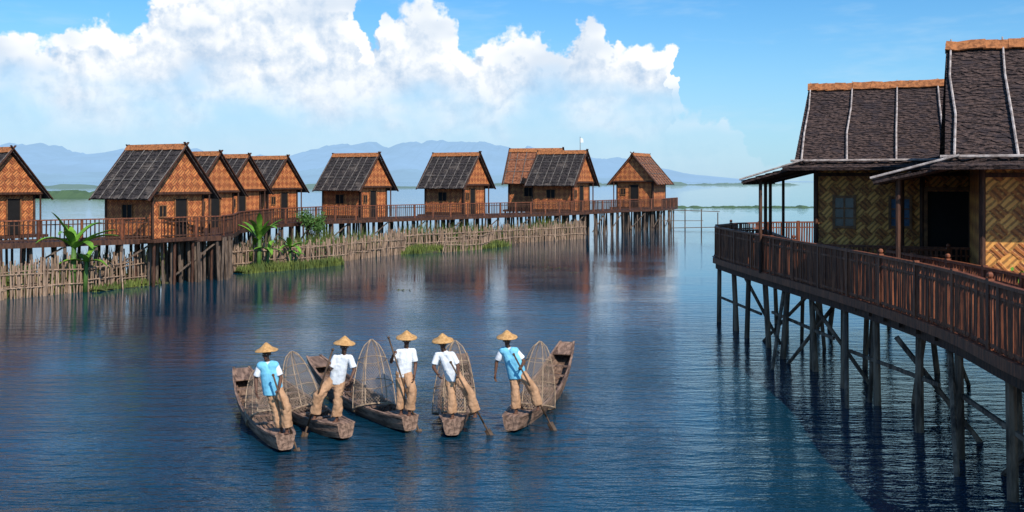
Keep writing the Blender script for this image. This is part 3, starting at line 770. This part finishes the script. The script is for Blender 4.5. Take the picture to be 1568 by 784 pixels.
def man(foot,z0,s,oo,pel,lean,armL,armR,yaw=0,vest=False,hyaw=0,fwd=0.0,grip='R'):
    e=empty('fisherman',(foot[0],foot[1],z0),yaw)
    pelv=V((pel,0.02,.90)); neck=pelv+V((lean,-.02-fwd,.51)); head=neck+V((lean*.25,-.035,.165))
    hs=pelv+V((-s*.075,0,-.03)); ho=pelv+V((s*.075,-.01,-.03)); aS=V((0,0,.085)); aO=V(oo)+V((0,0,.085))
    kS=hs.lerp(aS,.5)+V((0,-.03,0.01)); kO=ho.lerp(aO,.47)+V((s*.10,-.15,.04))
    shL=neck+V((-.155,0,-.065)); shR=neck+V((.155,0,-.065))
    elL=shL+V(armL[0]); wrL=elL+V(armL[1]); elR=shR+V(armR[0]); wrR=elR+V(armR[1])
    b=MB()
    ch=pelv.lerp(neck,.62)
    for sx in(-1,1):
        b.caps(pelv+V((sx*.055,0,0)),.085,ch+V((sx*.06,0,0)),.088)
        b.caps(ch+V((sx*.06,0,0)),.088,neck+V((sx*.08,0,-.07)),.065)
    b.caps(shL,.052,shR,.052); b.caps(neck+V((0,.01,-.05)),.058,head+V((0,.015,-.08)),.048)
    for h_,k,a,sx in((hs,kS,aS,-1),(ho,kO,aO,1)):
        b.caps(h_,.082,k,.052); b.caps(k,.050,k.lerp(a,.3),.052); b.caps(k.lerp(a,.3),.052,a,.034)
        fd=V((.03*sx,-1,0)).normalized()
        b.caps(a+V((0,.03,-.05)),.034,a+fd*.10+V((0,0,-.058)),.028); b.caps(a+V((0,-.01,-.02)),.036,a+fd*.10+V((0,0,-.055)),.03)
        for q in range(5): b.caps(a+fd*.10+V(((q-2)*.017,0,-.062)),.014,a+fd*(.155-.008*abs(q-1.5))+V(((q-2)*.019,0,-.066)),.010)
    for sh,el_,wr,sg in((shL,elL,wrL,-1),(shR,elR,wrR,1)):
        b.caps(sh,.050,el_,.038); b.caps(el_,.038,el_.lerp(wr,.3),.037); b.caps(el_.lerp(wr,.3),.037,wr,.025)
    for el_,wr,sg in((elL,wrL,-1),(elR,wrR,1)):
        dd=(wr-el_).normalized(); nn=V((-sg*.9,-.3,0.2))
        hand(b,wr+dd*.01,dd,nn,.95 if (sg==1 and grip in('R','B')) or (sg==-1 and grip in('L','B')) else .4,sg)
    Rm=Matrix.Rotation(hyaw,3,'Z')
    def hp(x,y,z): return head+Rm@V((x,y,z))
    b.sph(hp(0,.01,.03),.088,14,10,0,(.86,1.05,1.02)); b.sph(hp(0,-.02,-.035),.066,12,9,0,(.88,1,1.12)); b.sph(hp(0,-.055,-.085),.027,8,6)
    b.caps(hp(0,-.088,.012),.008,hp(0,-.106,-.022),.014); b.sph(hp(-.012,-.098,-.026),.009,8,5); b.sph(hp(.012,-.098,-.026),.009,8,5)
    b.caps(hp(-.04,-.078,.028),.011,hp(.04,-.078,.028),.011)
    for sx in(-1,1): b.sph(hp(sx*.08,.01,-.005),.026,8,6,0,(.35,.7,1.1)); b.sph(hp(sx*.04,-.066,-.02),.022,8,6)
    b.caps(hp(-.018,-.09,-.054),.008,hp(.018,-.09,-.054),.008)
    o=b.obj('body',[M['skin']],e,True); remesh(o,.0065,0,2)
    f=MB()
    for sx in(-1,1):
        f.sph(hp(sx*.030,-.080,.004),.0125,10,7,0,(1.1,.7,.75)); f.sph(hp(sx*.030,-.0885,.004),.0055,8,6,1)
        f.caps(hp(sx*.016,-.092,.026),.004,hp(sx*.044,-.083,.028),.0035,1)
    f.caps(hp(-.018,-.096,-.052),.005,hp(.018,-.096,-.052),.005,2); f.caps(hp(-.014,-.096,-.059),.005,hp(.014,-.096,-.059),.005,2)
    f.obj('face',[M['eye'],M['hair'],M['lip']],e,True)
    hr=MB(); hr.sph(hp(0,.028,.042),.094,14,10,0,(.9,1.0,1.0)); o=hr.obj('hair',[M['hair']],e,True)
    st=MB()
    for sx in(-1,1):
        st.cyl(pelv+V((sx*.05,0,-.10)),ch+V((sx*.055,0,0)),.118,.108,18); st.cyl(pelv+V((sx*.01,0,-.10)),ch+V((sx*.01,0,0)),.115,.105,18)
        st.caps(ch+V((sx*.05,0,0)),.108,neck+V((sx*.075,0,-.075)),.080)
    st.caps(shL+V((0.01,0,0)),.066,shR-V((0.01,0,0)),.066); st.cyl(neck+V((0,.005,-.06)),neck+V((0,0,.02)),.075,.058,16)
    for sh,el_ in((shL,elL),(shR,elR)):
        en=sh.lerp(el_,.80); st.sph(sh,.066,12,8); st.cyl(sh,en,.064,.070,16)
    o=st.obj('shirt',[M['white']],e,True); remesh(o,.011,.022,2)
    if vest:
        vv=MB()
        for sx in(-1,1):
            vv.cyl(pelv+V((sx*.055,0,-.13)),ch+V((sx*.06,0,0)),.146,.138,18); vv.cyl(pelv+V((sx*.01,0,-.13)),ch+V((sx*.01,0,0)),.142,.134,18)
            vv.caps(ch+V((sx*.055,0,0)),.138,neck+V((sx*.075,0,-.078)),.108)
            vv.sph(neck+V((sx*.13,0,-.072)),.094,12,8)
        o=vv.obj('vest',[M['bluec']],e,True); remesh(o,.011,.016,2)
    tr=MB(); tr.caps(pelv+V((-.05,0,.02)),.108,pelv+V((.05,0,.02)),.108); tr.caps(hs,.112,ho,.112); tr.caps(pelv+V((0,0,-.06)),.112,hs.lerp(ho,.5)+V((0,0,-.08)),.10)
    for h_,k,a in((hs,kS,aS),(ho,kO,aO)):
        en=k.lerp(a,.90); tr.caps(h_,.110,k,.092); tr.cyl(k,en,.092,.112,18); tr.cyl(h_.lerp(k,.4),k.lerp(en,.5),.085,.09,16)
    o=tr.obj('trousers',[M['tan']],e,True); remesh(o,.011,.045,2)
    ht=MB(); n=28; hc=head+V((0,.01,.075)); prf=[(.0,.155),(.02,.148),(.06,.115),(.10,.075),(.135,.045),(.18,.025),(.225,.0),(.23,-.012),(.18,.012),(.13,.030),(.09,.055),(.0,.08)]
    vs=[];tl=Matrix.Rotation(ru(-.10,.10),3,'Y')@Matrix.Rotation(ru(-.02,.15),3,'X')
    for r_,z_ in prf:
        for i in range(n):
            a=2*math.pi*i/n; vs.append(hc+tl@V((r_*math.cos(a),r_*math.sin(a),z_+.006*math.sin(3*a)*(r_/.25))))
    fs=[(j*n+i,(j+1)*n+i,(j+1)*n+(i+1)%n,j*n+(i+1)%n) for j in range(len(prf)-1) for i in range(n)]
    ht.add(vs,fs); ht.obj('conical_straw_hat',[M['straw']],e,True)
    wr=wrR if grip in('R','B') else wrL; el_=elR if grip in('R','B') else elL
    g=wr+(wr-el_).normalized()*.085+V((0,-.025,0)); low=aO+V((s*.07,-.06,0))
    Mx=Matrix.Translation(V((foot[0],foot[1],z0)))@Matrix.Rotation(yaw,4,'Z')
    g=Mx@g; low=Mx@low; dd=(low-g).normalized()
    A=g-dd*.35; B=low+dd*.25; C=low+dd*.95
    oe=MB(); oe.cyl(A,B,.018,.020,8); oe.cyl(B,C,.02,.02,8)
    oe.beam(B+dd*.15,C,.13,.02,0,up=V((0,1,0))); oe.sph(A,.03,8,6); oe.obj('leg_rowing_oar',[M['oar']],None,True)
    return e
def place(near,far,bow,tr_t,dist=.42,tilt=-.35,tsc=1.0,tyaw=0,toff=0):
    e,Lg,zt,yaw=boat(near,far,bow); near=V(near);d=(V(far)-near).normalized()
    f=near+d*dist; t=tr_t; tp=near+d*(t*Lg)+V((-d.y,d.x))*toff
    trap((tp.x,tp.y,zt(t)-.10),tilt,yaw+tyaw,tsc)
    return f,zt(dist/Lg)+.012
f,z=place((-4.42,19.2),(-6.66,24.2),.72,.40,.40,-.75,.76)
man(f,z,1,(.12,-.22,.03),-.16,-.10,((-.08,.02,-.26),(.02,-.10,-.22)),((.10,-.05,-.25),(-.02,-.16,-.16)),.15,True,-.3,.05,'R')
f,z=place((-3.39,20.1),(-5.78,23.6),.6,.50,.45,-.6,.85)
man(f,z,-1,(-.42,-.14,.08),-.02,.16,((-.10,-.06,-.24),(.02,-.17,.10)),((.10,-.03,-.25),(-.05,-.15,-.18)),-.1,False,.2,.05,'L')
f,z=place((-2.14,20.7),(-5.2,25.8),.72,.32,.45,-.45,.92,-.3)
man(f,z,1,(.18,-.18,.02),.05,.05,((-.16,-.05,-.21),(.05,-.15,.16)),((.05,-.02,-.27),(-.02,-.12,-.22)),.05,False,.1,.0,'L')
f,z=place((-1.24,20.3),(-1.40,26.2),.72,.26,.42,-.3,.92)
man(f,z,1,(.48,-.16,.07),.02,-.18,((-.08,-.06,-.25),(.10,-.16,-.12)),((.12,-.02,-.24),(.02,-.17,-.12)),0,False,.3,.04,'R')
f,z=place((-.02,20.7),(1.50,26.7),.95,.30,.45,-.35,.86,0,-.1)
man(f,z,1,(.48,-.12,.12),.03,-.18,((-.12,.02,-.25),(-.02,-.05,-.24)),((.16,.0,-.21),(-.02,-.17,-.08)),-.1,True,.4,.02,'R')
